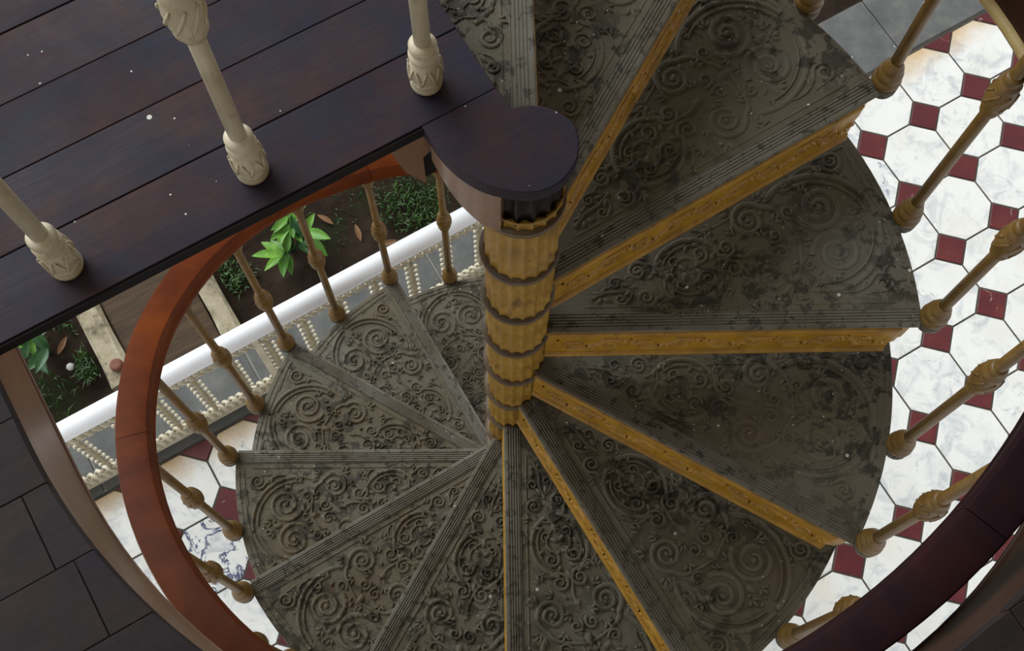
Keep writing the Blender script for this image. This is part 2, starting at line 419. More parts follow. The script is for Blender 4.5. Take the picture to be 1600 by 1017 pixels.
f3 = MB(); band(f3, [(UC+RO, -1.2), (UC+RO, -.6), (UC+RO, EDGE)], [(0,ZB+.01),(0,ZP-.0595),(.03,ZP-.0595),(.03,ZB+.01)]); f3.build('fascia', M['fascia'], upper)
for q in [upper]+list(upper.children):
    for p_ in q.data.polygons: p_.use_smooth = len(p_.vertices) == 4
    e = q.modifiers.new('split', 'EDGE_SPLIT'); e.split_angle = math.radians(30)
BP = [(-.003,ZB),(-.004,ZB+.006),(-.001,ZB+.012),(.03,ZB+.012),(.03,ZB-.002),(-.001,ZB-.002)]
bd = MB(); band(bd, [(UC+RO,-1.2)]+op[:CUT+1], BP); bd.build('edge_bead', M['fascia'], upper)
bd = MB(); band(bd, op[CUT:53], BP); bd.build('edge_bead', M['fascia_shaded'], upper)
bd = MB(); band(bd, op[52:], [(-.014,ZB),(-.016,ZB+.012),(-.006,ZB+.022),(.03,ZB+.022),(.03,ZB-.002),(-.008,ZB-.002)]); bd.build('edge_bead', M['lit_bead'], upper)
rows = [EDGE-.132*i for i in range(8, 0, -1)] + [EDGE, .002, .126, .259, .391] + [.391+.132*i for i in range(1, 12)]
for ri in range(len(rows)-1):
    v0, v1 = rows[ri]+.0007, rows[ri+1]-.0007
    off = (ri*.37) % 1
    cutsL = {10: [.992], 11: [.962]}.get(ri, [])     # end joints seen beside the fascia
    jl = sorted([-2.3, 2.3] + [-2.3 + .9*(q+off) for q in range(0, 6) if -2.2 < -2.3+.9*(q+off) < 2.2] + cutsL)
    if cutsL: jl = [x for x in jl if abs(x-cutsL[0]) < 1e-6 or abs(x-cutsL[0]) > .35]
    vs_ = [v0+(v1-v0)*i/8 for i in range(9)]
    for a, b in zip(jl[:-1], jl[1:]):
        for side in (1, -1):
            if side == 1 and v1 < EDGE+.001: continue      # the landing lies there
            lo = []; hi = []
            for v in vs_:
                e = edge(v) or 0.0
                if side == 1: l0 = max(a+.0007, UC+e-.006); h0 = b-.0007
                else: l0 = a+.0007; h0 = min(b-.0007, UC-e+.006)
                if h0-l0 > .004: lo.append((l0, v)); hi.append((h0, v))
            if len(lo) < 2: continue
            poly = lo + hi[::-1]
            pl = MB(); pl.prism([(uv(*p).x, uv(*p).y) for p in poly], ZF-.035, ZF+random.uniform(-.0005,.0005), .0012)
            pl.build('floor_plank', M['lowfloor'], upper)

# ------------------------------------------------------------------ setting: landing, one step above the upper floor
lb = MB(); lb.prism([(p.x,p.y) for p in (uv(.02,EDGE-.10),uv(2.3,EDGE-.10),uv(2.3,-1.24),uv(.02,-1.24))], ZP-.04, ZP-.0245)
landing = struct(lb.build('landing_floor', M['gap_shade']), 'dark stained wooden landing with wide boards beside the stairwell', 'landing')
vb = [EDGE, -.262, -.394, -.525, -.657, -.79, -.92, -1.05, -1.18, -1.25]
for i in range(len(vb)-1):
    a, b = vb[i]-.0009, vb[i+1]+.0009
    lo = -.013
    cuts = [lo, 2.3] if i not in (2, 5) else [lo, 1.3, 2.3]
    for c0, c1 in zip(cuts[:-1], cuts[1:]):
        m = MB(); m.prism([(uv(x,y).x, uv(x,y).y) for x,y in ((c0+.001,a),(c1-.001,a),(c1-.001,b),(c0+.001,b))], ZP-.024, ZP+random.uniform(-.0008,.0008), .0012)
        m.build('landing_board', M['floor'], landing)
eb = MB(); eb.prism([(uv(x,y).x, uv(x,y).y) for x,y in ((.137,EDGE+.004),(.94,EDGE+.004),(.94,EDGE-.0005),(.137,EDGE-.0005))], ZP-.030, ZP-.004)
eb.build('edge_shade_strip', M['gap_shade'], landing)  # black strip that paints the shadow line along the landing edge
# rounded tongue that caps the newel
def catmull(pts, n=6):
    out = []; m = len(pts)
    for i in range(m-1):
        p0 = Vector(pts[max(i-1,0)]); p1 = Vector(pts[i]); p2 = Vector(pts[i+1]); p3 = Vector(pts[min(i+2,m-1)])
        for k in range(n):
            t = k/n
            out.append(.5*((2*p1)+(p2-p0)*t+(2*p0-5*p1+4*p2-p3)*t*t+(3*p1-p0-3*p2+p3)*t**3))
    out.append(Vector(pts[-1])); return out
tp = catmull([(-.172,.033),(-.145,-.011),(-.113,-.046),(-.07,-.074),(-.012,-.089),(.028,-.086),(.062,-.067),(.086,-.033),(.093,.003),(.084,.041),(.050,.068),(.013,.077),(-.021,.074)], 5)
cx_ = uv(-.013, EDGE+.0005); dx_ = uv(.137, EDGE+.0005)
poly = [(dx_.x, dx_.y)] + [(p.x,p.y) for p in tp[1:]] + [(cx_.x, cx_.y)]
tg = MB(); tg.prism(poly, ZP-.034, ZP+.0005, .002); tg.build('newel_cap_board', M['floor'], landing)
# apron under the tongue
ap = MB(); vs = []; fs = []
seg = [p for p in tp if p.x < .0]
seg = [p for p in seg if p.x < -.035]
for i, p in enumerate(seg):
    a = seg[max(i-1,0)]; b = seg[min(i+1,len(seg)-1)]; t = (b-a).normalized(); nr = Vector((-t.y, t.x))
    dep = .085 + .075*min(1, i/ (len(seg)-1)*1.2)
    for (o, z) in ((.006,ZP-.0345),(.006,ZP-.035-dep),(.03,ZP-.035-dep),(.03,ZP-.0345)):
        q = p+nr*o; vs.append((q.x,q.y,z))
for i in range(len(seg)-1):
    for j in range(4): a, b = i*4+j, i*4+(j+1)%4; fs.append((a, b, b+4, a+4))
fs += [(3,2,1,0), tuple((len(seg)-1)*4+j for j in range(4))]
ap.add(vs, fs, False); ap.build('tongue_apron', M['fascia'], landing)
def wall_plate(pts, v0, v1):                      # (u,z) outline standing parallel to the landing edge
    m = MB(); n = len(pts); m.add([uv(a,v0,z) for a,z in pts]+[uv(a,v1,z) for a,z in pts], [tuple(range(n)), tuple(range(2*n-1,n-1,-1))]+[(i,n+i,n+(i+1)%n,(i+1)%n) for i in range(n)]); return m
wall_plate([(.090,ZP-.047),(.200,ZP-.047),(.178,ZP-.15),(.140,ZP-.235),(.140,ZP-.125),(.090,ZP-.095)], EDGE-.004, EDGE-.05).build('landing_bracket', M['fascia'], landing)
wall_plate([(.06,ZP-.047),(.1365,ZP-.047),(.1365,ZP-.225),(.06,ZP-.225)], EDGE-.012, EDGE-.05).build('shade_block', M['gap_shade'], landing)  # black block standing in for the shadow between bracket and apron

# ------------------------------------------------------------------ setting: unseen roof and walls, added so daylight comes mainly from the garden
rq = lambda a,b,c,d: [(p.x,p.y) for p in (uv(a,c),uv(b,c),uv(b,d),uv(a,d))]
ZC = ZP+3.6
m = MB(); m.prism(rq(-2.5,2.4,-1.6,2.05), ZC, ZC+.1); struct(m.build('ceiling', M['plaster']), 'unseen cream ceiling added to keep overhead daylight off the stairwell', 'ceiling')
m = MB(); m.prism(rq(-2.45,2.35,1.95,2.05), ZF+.001, ZC); struct(m.build('unseen_wall_back', M['plaster']), 'unseen cream plaster wall added behind the viewer to steer the daylight', 'wall')
m = MB(); m.prism(rq(-2.45,-2.35,-1.2,1.95), ZF+.001, ZC); struct(m.build('unseen_wall_right', M['plaster']), 'unseen cream plaster side wall added on the upper floor to steer the daylight', 'wall')

# ------------------------------------------------------------------ newel column: fluted drums, one per riser
newel = thing('newel_column', 'fluted ochre cast iron newel column at the centre of the spiral stair', 'column')
def drum_mesh(name, mat, hgt, r, nf=18, collar=True):
    m = MB(); n = nf*6; prof = []
    z0 = 0
    vs = []; fs = []; lev = [(z0,.45),(z0+.012,.8),(z0+.03,1),(hgt*.78,1),(hgt*.88,.5),(hgt*.93,0),(hgt-.012,0)]
    for (z, d) in lev:
        for i in range(n):
            a = 2*pi*i/n; t = abs(sin(nf*a/2)); rr = r*(1 - .115*d*(t**.8))*(1+.015*(1-min(1,z/.03)) if collar else 1) if d > 0 else r*1.02
            vs.append((rr*cos(a), rr*sin(a), z))
    for j in range(len(lev)-1):
        for i in range(n): a, b = j*n+i, j*n+(i+1)%n; fs.append((a,b,b+n,a+n))
    fs.append(tuple((len(lev)-1)*n+i for i in range(n)))
    m.add(vs, fs, True); return m.mesh(name, mat)
dm = drum_mesh('drum', M['newel'], H, .0765)
cl = MB(); cl.lathe([(.074,-.026),(.0835,-.020),(.0855,-.010),(.0845,-.001),(.070,.001)], 36); clm = cl.mesh('shade_collar', M['collar'])
for k in range(-4, 11): link('drum', dm, newel, (0,0,zk(k)-.020), .3*k)
for k in range(-3, 12): link('shade_collar', clm, newel, (-.0025,-.001,zk(k)-.020))
link('drum', drum_mesh('drum', M['newel'], ZP-.17-zk(11)+.03, .0765), newel, (0,0,zk(11)-.020), 0)
tdm = drum_mesh('top_drum', M['black'], .155, .074, 14, False)
link('top_drum', tdm, newel, (0,0,ZP-.0335-.155), 0)

# ------------------------------------------------------------------ treads
D = -.028
def plate_mesh():
    m = MB(); A1 = DTH + .05
    poly = [(.05, D+.006), (sqrt(1-D*D), D+.006)]
    a0 = math.asin(D); n = 14
    poly += [(cos(a0+(A1-a0)*i/n), sin(a0+(A1-a0)*i/n)) for i in range(1, n+1)]
    poly += [(.05*cos(A1), .05*sin(A1))]
    m.prism(poly, -.018, 0, .002)
    return m.mesh('plate', M['tread'])
RB, RF, RM = 1.0255, -.0087, .2584
def lug_mesh():
    m = MB()
    m.lathe([(.018,-.040),(.030,-.034),(.034,-.022),(.0345,-.001),(.033,.0015)], 18)
    return m.mesh('baluster_lug', M['tread'])
def nosing_mesh():
    m = MB(); x0, x1 = .078, .992; wd = .046; n = 5
    prof = [(D, -.016), (D-.003, -.010), (D-.003, .001), (D, .0042)]
    for i in range(n):
        y = D+.005+i*(wd-.008)/n; s_ = (wd-.008)/n
        prof += [(y, .0048), (y+s_*.55, .0048), (y+s_*.62, .0018), (y+s_*.95, .0018)]
    prof += [(D+wd-.002, .0045), (D+wd, .0005), (D+wd, -.016)]
    vs = [(x0, y, z) for y, z in prof] + [(x1, y, z) for y, z in prof]; q = len(prof)
    fs = [(j, (j+1)%q, q+(j+1)%q, q+j) for j in range(q)] + [tuple(range(q-1,-1,-1)), tuple(range(q,2*q))]
    m.add(vs, fs); return m.mesh('nosing', M['nosing'])
def ornament_mesh():
    m = MB(); CA = .285; ca, sa = cos(CA), sin(CA)
    to = lambda r, w: (r*ca - w*sa, r*sa + w*ca)
    W, Hh = .013, .0085
    def rib(pts, w=W, h=Hh, closed=False): m.rib([to(*p) for p in pts], w, h, 0, closed)
    def arc(c, r, a0, a1, n=22, w=W, e=1.0): rib([(c[0]+r*cos(math.radians(a0+(a1-a0)*i/n)), c[1]+e*r*sin(math.radians(a0+(a1-a0)*i/n))) for i in range(n+1)], w)
    def spiral(c, r, a0, turns, sg=1, w=W, lead=None):
        n = int(16*turns)+4; pts = []; ws = []
        if lead:
            e0 = (c[0]+r*cos(math.radians(a0)), c[1]+sg*r*sin(math.radians(a0)))
            for i in range(5):
                t = i/5; mx = (1-t)*(1-t); pts.append((mx*lead[0]+2*t*(1-t)*lead[2]+t*t*e0[0], mx*lead[1]+2*t*(1-t)*lead[3]+t*t*e0[1])); ws.append(w*(.5+.5*t))
        for i in range(n+1):
            t = i/n; a = math.radians(a0)+2*pi*turns*t; rr = r*(1-.80*t**.85)
            pts.append((c[0]+rr*cos(a), c[1]+sg*rr*sin(a))); ws.append(w*(1-.35*t))
        rib(pts, ws); q = to(*c); m.ball((q[0], q[1], 0), r*.17, .6, 8, 4)
    def leaf(r, w, ang, ln, wd): q = to(r, w); m.leaf(q, ang+CA, ln, wd, .0085)
    def sprig(r, w, ang, sc=1.0):
        for da, l in ((0, .034), (.75, .027), (-.75, .027)):
            a = ang+da; leaf(r+cos(a)*l*.6*sc, w+sin(a)*l*.6*sc, a, l*sc, .013*sc)
    rnd = random.Random(3)
    for sg in (1, -1):
        # outer pair of big facing volutes inside a broken ring
        spiral((.825, .066*sg), .066, 190, 1.9, sg, .019)
        arc((.80, 0), .158, sg*2, sg*128, 24, .017, 1.0); arc((.80, 0), .138, sg*8, sg*112, 20, .007)
        spiral((.902, .176*sg), .030, 250, 1.6, sg, .012, (.78, .158*sg, .84, .20*sg))
        # cross bars and corner lines
        rib([(.705, .118*sg), (.700, .158*sg)], .026, .006); rib([(.955, .10*sg), (.948, .205*sg), (.85, .188*sg)], .008, .004)
        # middle scrolls
        spiral((.640, .082*sg), .050, 30, 1.9, sg, .017, (.745, .005*sg, .72, .11*sg))
        spiral((.690, .024*sg), .022, 210, 1.3, sg, .011)
        spiral((.560, .030*sg), .030, 150, 1.6, sg, .012, (.49, .100*sg, .53, .095*sg))
        spiral((.745, .075*sg), .020, 90, 1.3, -sg, .009)
        # lyre frame with vine
        arc((.455, 0), .092, sg*20, sg*168, 20, .015, .88); arc((.455, 0), .074, sg*40, sg*150, 14, .006, .86)
        spiral((.490, .034*sg), .026, 190, 1.5, sg, .010, (.40, .0, .43, .05*sg))
        spiral((.420, .030*sg), .017, 10, 1.3, sg, .008)
        spiral((.325, .036*sg), .026, 20, 1.7, sg, .012, (.385, .0, .37, .055*sg))
        spiral((.262, .022*sg), .016, 40, 1.3, sg, .009, (.30, .0, .29, .03*sg))
        for (r, w_, a, sc_) in ((.60,.118,2.6,1.0),(.70,.062,.5,.9),(.545,.085,2.9,.9),(.775,.018,2.9,.8),(.865,.150,2.2,.9),(.80,.112,1.2,.8),(.885,.020,.1,.9),(.655,.030,1.2,.8),(.59,.062,2.2,.8),(.52,.055,1.5,.7),(.36,.062,2.2,.7),(.68,.13,.9,.9),(.895,.115,.6,.9),(.765,.135,2.4,.8)):
            sprig(r, w_*sg, a*sg, sc_)
        for (r, w_, a, l_) in ((.435,.012,2.2,.032),(.52,.020,.6,.028),(.285,.010,2.7,.03),(.23,.014,.5,.026),(.21,.010,2.6,.024),(.46,.058,1.2,.026),(.475,.012,1.2,.026),(.39,.045,2.0,.024)): leaf(r, w_*sg, a*sg, l_, l_*.48)
    for i in range(36):                                  # small buds filling the ground between the scrolls
        r = .2+.72*sqrt(rnd.random()); w_ = rnd.uniform(-1, 1)*(r*.235-.03)
        leaf(r, w_, rnd.uniform(0, 2*pi), rnd.uniform(.014,.026), rnd.uniform(.008,.013))
    rib([(.19, 0), (.23, .006), (.27, -.004), (.31, 0)], .009)
    rib([(.53, .0), (.56, .006), (.60, -.005), (.64, 0)], .010)
    leaf(.545, 0, 0, .04, .02); leaf(.735, 0, 0, .045, .024); leaf(.63, 0, 0, .036, .02); leaf(.87, 0, 0, .04, .022); leaf(.40, 0, 0, .04, .02)
    # frame lines: rim arc, back line, line behind the nosing
    n = 18; a0, a1 = .045, DTH-.035
    m.rib([(.968*cos(a0+(a1-a0)*i/n), .968*sin(a0+(a1-a0)*i/n)) for i in range(n+1)], .009, .0035)
    m.rib([(.985*cos(a0+(a1-a0)*i/n), .985*sin(a0+(a1-a0)*i/n)) for i in range(n+1)], .006, .003)
    m.rib([(.17, .034), (.94, .034)], .007, .0035)
    ex, ey = cos(DTH), sin(DTH)
    m.rib([(.20*ex+.042*ey, .20*ey-.042*ex), (.95*ex+.042*ey, .95*ey-.042*ex)], .007, .0035)
    return m.mesh('scroll_ornament', M['tread'])
def riser_mesh():
    m = MB(); y = D+.0005; x0, x1 = .072, .955
    HR = .76*H                                      # the riser is a hanging apron, open below
    m.box(x0, x1, y, y+.012, -HR, -.0165)
    # mouldings and leaf frieze on the front face; front looks along -y
    pl = lambda p: (p[0], y-p[2], p[1])
    for zz, w_, h_ in ((-.024,.012,.006), (-HR+.010,.018,.008), (-HR+.026,.006,.004), (-.036,.005,.004)):
        m.rib([(x0, zz), (x1, zz)], w_, h_, 0, False, pl)
    zc = -(HR+.03)/2+.008; n = 9; st = (x1-x0-.06)/n
    for i in range(n):
        c = x0+.03+st*(i+.5); sg = 1 if i % 2 else -1
        pts = []; ws = []
        for k in range(24):
            t = k/23; a = sg*(.4+2*pi*1.6*t); r = .034*(1-.8*t)
            pts.append((c+r*cos(a)*.95, zc+r*sin(a))); ws.append(.011*(1-.4*t))
        m.rib(pts, ws, .006, 0, False, pl)
        for da in (-.9, 0, .9):
            a = sg*1.2+da; m.leaf((c+st*.5+.02*cos(a), zc+.02*sin(a)), a, .036, .016, .007, 0, pl)
        m.rib([(c-st*.5, zc-sg*.036), (c-st*.2, zc+sg*.038), (c+st*.25, zc+sg*.038), (c+st*.5, zc+sg*.036)], .008, .005, 0, False, pl)
    return m.mesh('riser', M['riser'])
def bracket_mesh():
    m = MB(); y = D+.008
    m.prism([(.953, y-.004), (.985, y+.004), (.997, y+.030), (.985, y+.042), (.953, y+.012)], -.125, -.018, .002)
    m.prism([(.957, y-.001), (.980, y+.006), (.985, y+.026), (.957, y+.011)], -.165, -.126)
    return m.mesh('end_bracket', M['riser'])
pm, lm_, nm, orm, rm_, bm_ = plate_mesh(), lug_mesh(), nosing_mesh(), ornament_mesh(), riser_mesh(), bracket_mesh()
ordinal = {12:'landing itself'}
names = ['lowest','second','third','fourth','fifth','sixth','seventh','eighth','ninth','tenth','eleventh','twelfth','thirteenth','fourteenth','fifteenth']
NK = 12
desc = {-3:'grey iron winder tread, lowest of the spiral stair, just above the tiled floor',
 -2:'grey iron winder tread, second of the spiral stair, hidden deep in the stairwell',
 -1:'rust flecked grey scrollwork tread beside the column base and white garden railing',
 0:'grey scrollwork tread next above the rust flecked one, along the white garden railing',
 1:'grey scrollwork tread whose balusters cross the white garden railing, left of two lower balusters',
 2:'grey scrollwork tread beside the blue veined marble tile, six treads below the wide riser',
 3:'scrollwork tread next above the one beside the blue veined marble tile',
 }
up_words = {11:'first',10:'second',9:'third',8:'fourth',7:'fifth',6:'sixth',5:'seventh',4:'eighth',3:'ninth',2:'tenth',1:'eleventh',0:'twelfth',-1:'thirteenth',-2:'fourteenth',-3:'fifteenth'}
look = {11:'pale grey iron tread with fluted nosing meeting the landing boards',10:'dusty tan iron tread with worn dark patches and thin yellow riser',
 9:'dark olive iron tread with white scuffs along its nosing',8:'dark iron tread with straight bright yellow riser',7:'dark iron tread with broad scroll spirals and slanting yellow riser',
 6:'dark iron tread with narrow slanting yellow riser',5:'brown olive iron tread with hairline yellow front edge',4:'brown olive iron tread with raised vine scrolls',
 3:'olive grey iron tread with raised scrolls and fluted nosing',2:'grey iron tread with large ring scroll near the blue veined tile',1:'grey iron tread with scrolls beside the white garden railing',
 0:'blue grey iron tread against the white garden railing',-1:'rust flecked grey iron tread at the foot of the column',-2:'low iron tread in the shade under the landing',-3:'bottom iron tread in the shade under the landing'}
for k in range(-3, NK):
    t = thing('stair_tread', look[k] + ', ' + up_words[k] + ' below the landing', 'stair tread', (0,0,zk(k)), th(k), 'treads of the spiral stair')
    link('plate', pm, t); link('nosing', nm, t).scale = (1, 1, .6 if k > 6 else 1); link('scroll_ornament', orm, t).scale = (1, 1, .55 if k > 6 else 1); link('riser', rm_, t); link('end_bracket', bm_, t)
    for a in (RF, RM): link('baluster_lug', lm_, t, (RB*cos(a), RB*sin(a), 0))

# ------------------------------------------------------------------ stair balusters
HB = 1.085
def dip(k): return .11*max(0, min(1, (1.9-k)/1.6))        # the rail sags towards its lower end
RC, RX, RY = 1.013, -.0047, .0259                          # rail circle: radius and centre
def rail_seat(x, y):
    """point on the rail's underside above a baluster foot, at most a little off the rail's centre line"""
    a = math.atan2(y-RY, x-RX); return a, RC + max(-.010, min(.010, math.hypot(x-RX, y-RY)-RC))
KNOP = .505
ba = MB(); ba.lathe([(.026,.0015),(.034,.006),(.0355,.018),(.032,.028),(.030,.030),(.0325,.036),(.031,.050),(.025,.058),(.024,.060),(.0265,.066),(.024,.074),(.017,.086),(.0155,.094)], 20)
bk_ = MB(); bk_.lathe([(.0145,-.078),(.019,-.074),(.0215,-.066),(.019,-.058),(.021,-.052),(.0265,-.046),(.0255,-.040),(.027,-.034),(.0305,-.012),(.0305,.010),(.027,.032),(.0255,.038),(.0265,.044),(.021,.050),(.019,.056),(.0215,.064),(.019,.072),(.0145,.076)], 20)
for i in range(8):                                    # leaf-like ridges round the barrel
    bk_.tube([(.0290*cos(2*pi*i/8+.9*t), .0290*sin(2*pi*i/8+.9*t), -.028+.056*t) for t in (0,.25,.5,.75,1)], [.002,.0035,.004,.0035,.002], 5)
bc_ = MB(); bc_.lathe([(.0135,-.060),(.018,-.054),(.016,-.047),(.0215,-.034),(.025,-.024),(.0235,-.016),(.017,-.010),(.0115,-.006),(.0105,.003)], 16)
base_m, knop_m, cup_m = ba.mesh('base', M['baluster']), bk_.mesh('middle_knop', M['baluster']), bc_.mesh('top_cup', M['baluster'])
for k in range(-3, NK):
    for mid, a in ((0, RF), (1, RM)):
        if k == 11 and mid: continue
        p = Vector((RB*cos(th(k)+a), RB*sin(th(k)+a), zk(k)))
        sa, sr = rail_seat(p.x, p.y)
        kk = k + (((sa-RF-th(k)) + pi) % (2*pi) - pi)/DTH          # where along the rail that seat lies
        top = Vector((RX+sr*cos(sa), RY+sr*sin(sa), zk(kk)+HB-dip(kk))); ln = (top-p).length
        where = 'over the middle of' if mid else 'at the front corner of'
        t = thing('stair_baluster', 'tan painted iron baluster %s the %s tread below the landing' % (where, up_words[k]), 'baluster', p, 0, 'balusters of the spiral stair')
        t.rotation_euler = Vector((0,0,1)).rotation_difference((top-p).normalized()).to_euler()
        kz = KNOP + (H/2 if mid else 0)
        sh = MB(); sh.lathe([(.0150,.088),(.0145,kz-.075),(.0140,kz),(.0135,ln-.054)], 12)
        link('base', base_m, t); sh.build('shaft', M['baluster'], t); link('middle_knop', knop_m, t, (0,0,kz)); link('top_cup', cup_m, t, (0,0,ln))

# ------------------------------------------------------------------ spiral handrail, in jointed lengths
rail = thing('spiral_handrail', 'curved varnished wooden handrail winding up the spiral stair', 'handrail')
RP = [(-.026,.0),(-.030,.014),(-.040,.022),(-.043,.034),(-.039,.046),(-.0405,.054),(-.0425,.060),(-.0425,.106),(-.039,.113),(-.030,.115),(.030,.115),(.039,.113),(.0425,.106),(.0425,.060),(.0405,.054),(.039,.046),(.043,.034),(.040,.022),(.030,.014),(.026,.0)]
def rail_piece(k0, k1, mat, label):
    n = int((k1-k0)*12)+2; vs = []; fs = []; q = len(RP)
    for i in range(n+1):
        k = k0+(k1-k0)*i/n; a = th(k)+RF; c, s_ = cos(a), sin(a); z = zk(k)+HB-dip(k)
        for (o, zz) in RP: vs.append(((RC+o)*c+RX, (RC+o)*s_+RY, z+zz))
    for i in range(n):
        for j in range(q): a, b = i*q+j, i*q+(j+1)%q; fs.append((a, a+q, b+q, b))
    fs.append(tuple(range(q))); fs.append(tuple(n*q+j for j in range(q-1,-1,-1)))
    m = MB(); m.add(vs, fs, True); o = m.build('rail_length', mat, rail); o['label'] = label
    e = o.modifiers.new('split', 'EDGE_SPLIT'); e.split_angle = math.radians(38)
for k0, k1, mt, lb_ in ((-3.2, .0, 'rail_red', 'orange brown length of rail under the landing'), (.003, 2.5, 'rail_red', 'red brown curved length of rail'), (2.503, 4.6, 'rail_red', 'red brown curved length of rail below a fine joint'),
                   (4.603, 6.62, 'rail_shaded', 'dark purplish length of rail'), (6.623, 11.2, 'rail_shaded', 'dark purplish length of rail rising past the upper floor')):
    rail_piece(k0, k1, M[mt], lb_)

# ------------------------------------------------------------------ landing balustrade
def cream_meshes():
    a = MB(); a.lathe([(.026,0),(.0285,.004),(.029,.014),(.027,.018),(.0285,.022),(.0285,.028),(.0265,.032),(.0275,.040),(.0285,.055),(.026,.074),(.0225,.084),(.0235,.090),(.0265,.096),(.0265,.102),(.022,.106),(.0215,.110),(.0245,.118),(.0245,.128),(.021,.134),(.0145,.138)], 24)
    for i in range(7):
        an = 2*pi*i/7
        for s_ in (-1, 1):
            pts = [((.0285)*cos(an+s_*.33*t), (.0285)*sin(an+s_*.33*t), .036+.040*t) for t in (0,.3,.6,1)]
            a.tube(pts, [.0035,.0034,.0028,.0012], 5)
    b = MB(); b.lathe([(.0148,.132),(.0140,.40),(.0140,.60),(.0135,1.02)], 14)
    c = MB(); c.lathe([(.014,-.070),(.019,-.066),(.023,-.054),(.026,-.048),(.025,-.040),(.0285,-.024),(.0295,0),(.028,.022),(.025,.038),(.026,.046),(.021,.056),(.014,.064)], 20, (0,0,.50))
    for i in range(8):
        pts = [(.0292*cos(2*pi*i/8+.8*t), .0292*sin(2*pi*i/8+.8*t), .475+.05*t) for t in (0,.33,.66,1)]
        c.tube(pts, [.002,.0035,.0035,.002], 5)
    return [('base', a.mesh('base', M['cream'])), ('shaft', b.mesh('shaft', M['cream'])), ('middle_knop', c.mesh('middle_knop', M['cream']))]
cms = cream_meshes()
for i, (u, where) in enumerate(((.088,'beside the rounded newel cap'), (.428,'next but one to the newel cap'), (.772,'third along from the newel cap'), (1.115,'fourth along from the newel cap'))):
    t = thing('landing_baluster', 'cream painted baluster with leafy base on the landing, ' + where, 'baluster', uv(u, -.192, ZP), .4*i, 'cream balusters along the landing edge')
    for nme, me in cms: link(nme, me, t)
hr = MB(); band(hr, [(-.02,-.192),(.5,-.192),(2.3,-.192)], [(-.04,ZP+1.02),(-.05,ZP+1.05),(-.035,ZP+1.085),(.035,ZP+1.085),(.05,ZP+1.05),(.04,ZP+1.02)])
tag(hr.build('landing_handrail', M['rail_shaded']), 'straight dark wooden handrail on top of the cream landing balusters', 'handrail')

# ------------------------------------------------------------------ garden railing
VR = -1.192
railing = thing('garden_railing', 'white tube railing with beaded ivory pickets between tiles and garden', 'railing')
tb = MB(); ZT = .815
tb.tube([uv(2.5,VR,ZT), uv(1.0,VR,ZT), uv(-1.2,VR,ZT)], .046, 24); tb.build('tube_rail', M['white'], railing)
def rope(z, name, u0=-1.2, u1=2.5, amp=.020, pitch=.075, r=.009):
    m = MB(); n = int((u1-u0)/pitch*8)
    for ph in (0, pi):
        m.tube([uv(u0+(u1-u0)*i/n, VR+amp*.7*cos(2*pi*i/8+ph), z+amp*sin(2*pi*i/8+ph)) for i in range(n+1)], r, 5)
    nb = int((u1-u0)/pitch*2)
    for i in range(nb): m.ball(uv(u0+(i+.5)*pitch/2, VR+.004, z+(amp+.008)*(1 if i % 2 else -1)), .010, 1, 6, 4)
    m.build(name, M['ivory'], railing)
rope(.675, 'upper_rope_moulding'); rope(.100, 'lower_rope_moulding', amp=.026, r=.011); rope(.052, 'lower_rope_moulding', amp=.018, r=.009)
bb = MB(); bb.prism(kr(-1.2, 2.5, VR-.014, VR+.014), .004, .022); bb.build('base_bar', M['ivory'], railing)
tbr = MB(); tbr.prism(kr(-1.2, 2.5, VR-.010, VR+.010), .715, .765); tbr.build('top_bar', M['ivory'], railing)
def picket_meshes():
    m = MB(); m.lathe([(.009,.13),(.013,.16),(.009,.19),(.011,.30),(.015,.36),(.011,.42),(.009,.53),(.013,.58),(.010,.66)], 8)
    b = MB()
    for i in range(7):
        z = .20+.062*i
        for s_ in (-1, 1): b.ball((s_*.025, 0, z+s_*.012), .0105, 1, 7, 5); m.tube([(s_*.006,0,z+s_*.012),(s_*.020,0,z+s_*.012)], .004, 5)
    return m.mesh('picket', M['picket']), b.mesh('bead_row', M['ivory'])
pk, bk = picket_meshes(); u = -1.1
while u < 2.45: o = link('picket', pk, railing, uv(u, VR, 0), PHI); link('bead_row', bk, o)['kind'] = 'stuff'; u += .186
for u in (-1.19, .62, 2.45):
    m = MB(); m.prism([(uv(a,b).x, uv(a,b).y) for a,b in ((u-.016,VR-.016),(u+.016,VR-.016),(u+.016,VR+.016),(u-.016,VR+.016))], .004, .775); m.build('post', M['ivory'], railing)

# ------------------------------------------------------------------ garden things
def edging(u0, u1, v0, v1, label, sk=0.0):
    m = MB(); n = 10; vs = []; fs = []
    for i in range(n+1):
        v = v0+(v1-v0)*i/n; j = lambda s_: random.uniform(-s_, s_)
        for (a, z) in ((u0, -.2), (u0, -.035), (u0+.018, -.018), (u1-.018, -.018), (u1, -.035), (u1, -.2)):
            p = uv(a+j(.006)+sk*(v-v1), v, z+j(.005)); vs.append(p)
    for i in range(n):
        for j in range(6): a, b = i*6+j, i*6+(j+1)%6; fs.append((a, b, b+6, a+6))
    fs += [tuple(range(5,-1,-1)), tuple(n*6+j for j in range(6))]
    m.add(vs, fs); tag(m.build('path_edging', M['edging']), label, 'edging', 'stone edgings of the garden path')
edging(1.23, 1.36, -3.0, -1.60, 'mossy cream stone edging with a red stone at its end')
edging(.655, .765, -3.0, -1.57, 'blotched cream stone edging beside the grass tuft and soil bed')
pw = thing('path_boards', 'weathered brown boards with a knot laid between two stone edgings', 'path', uv(1.0,-2.0,0))
o0 = uv(1.0,-2.0,0)
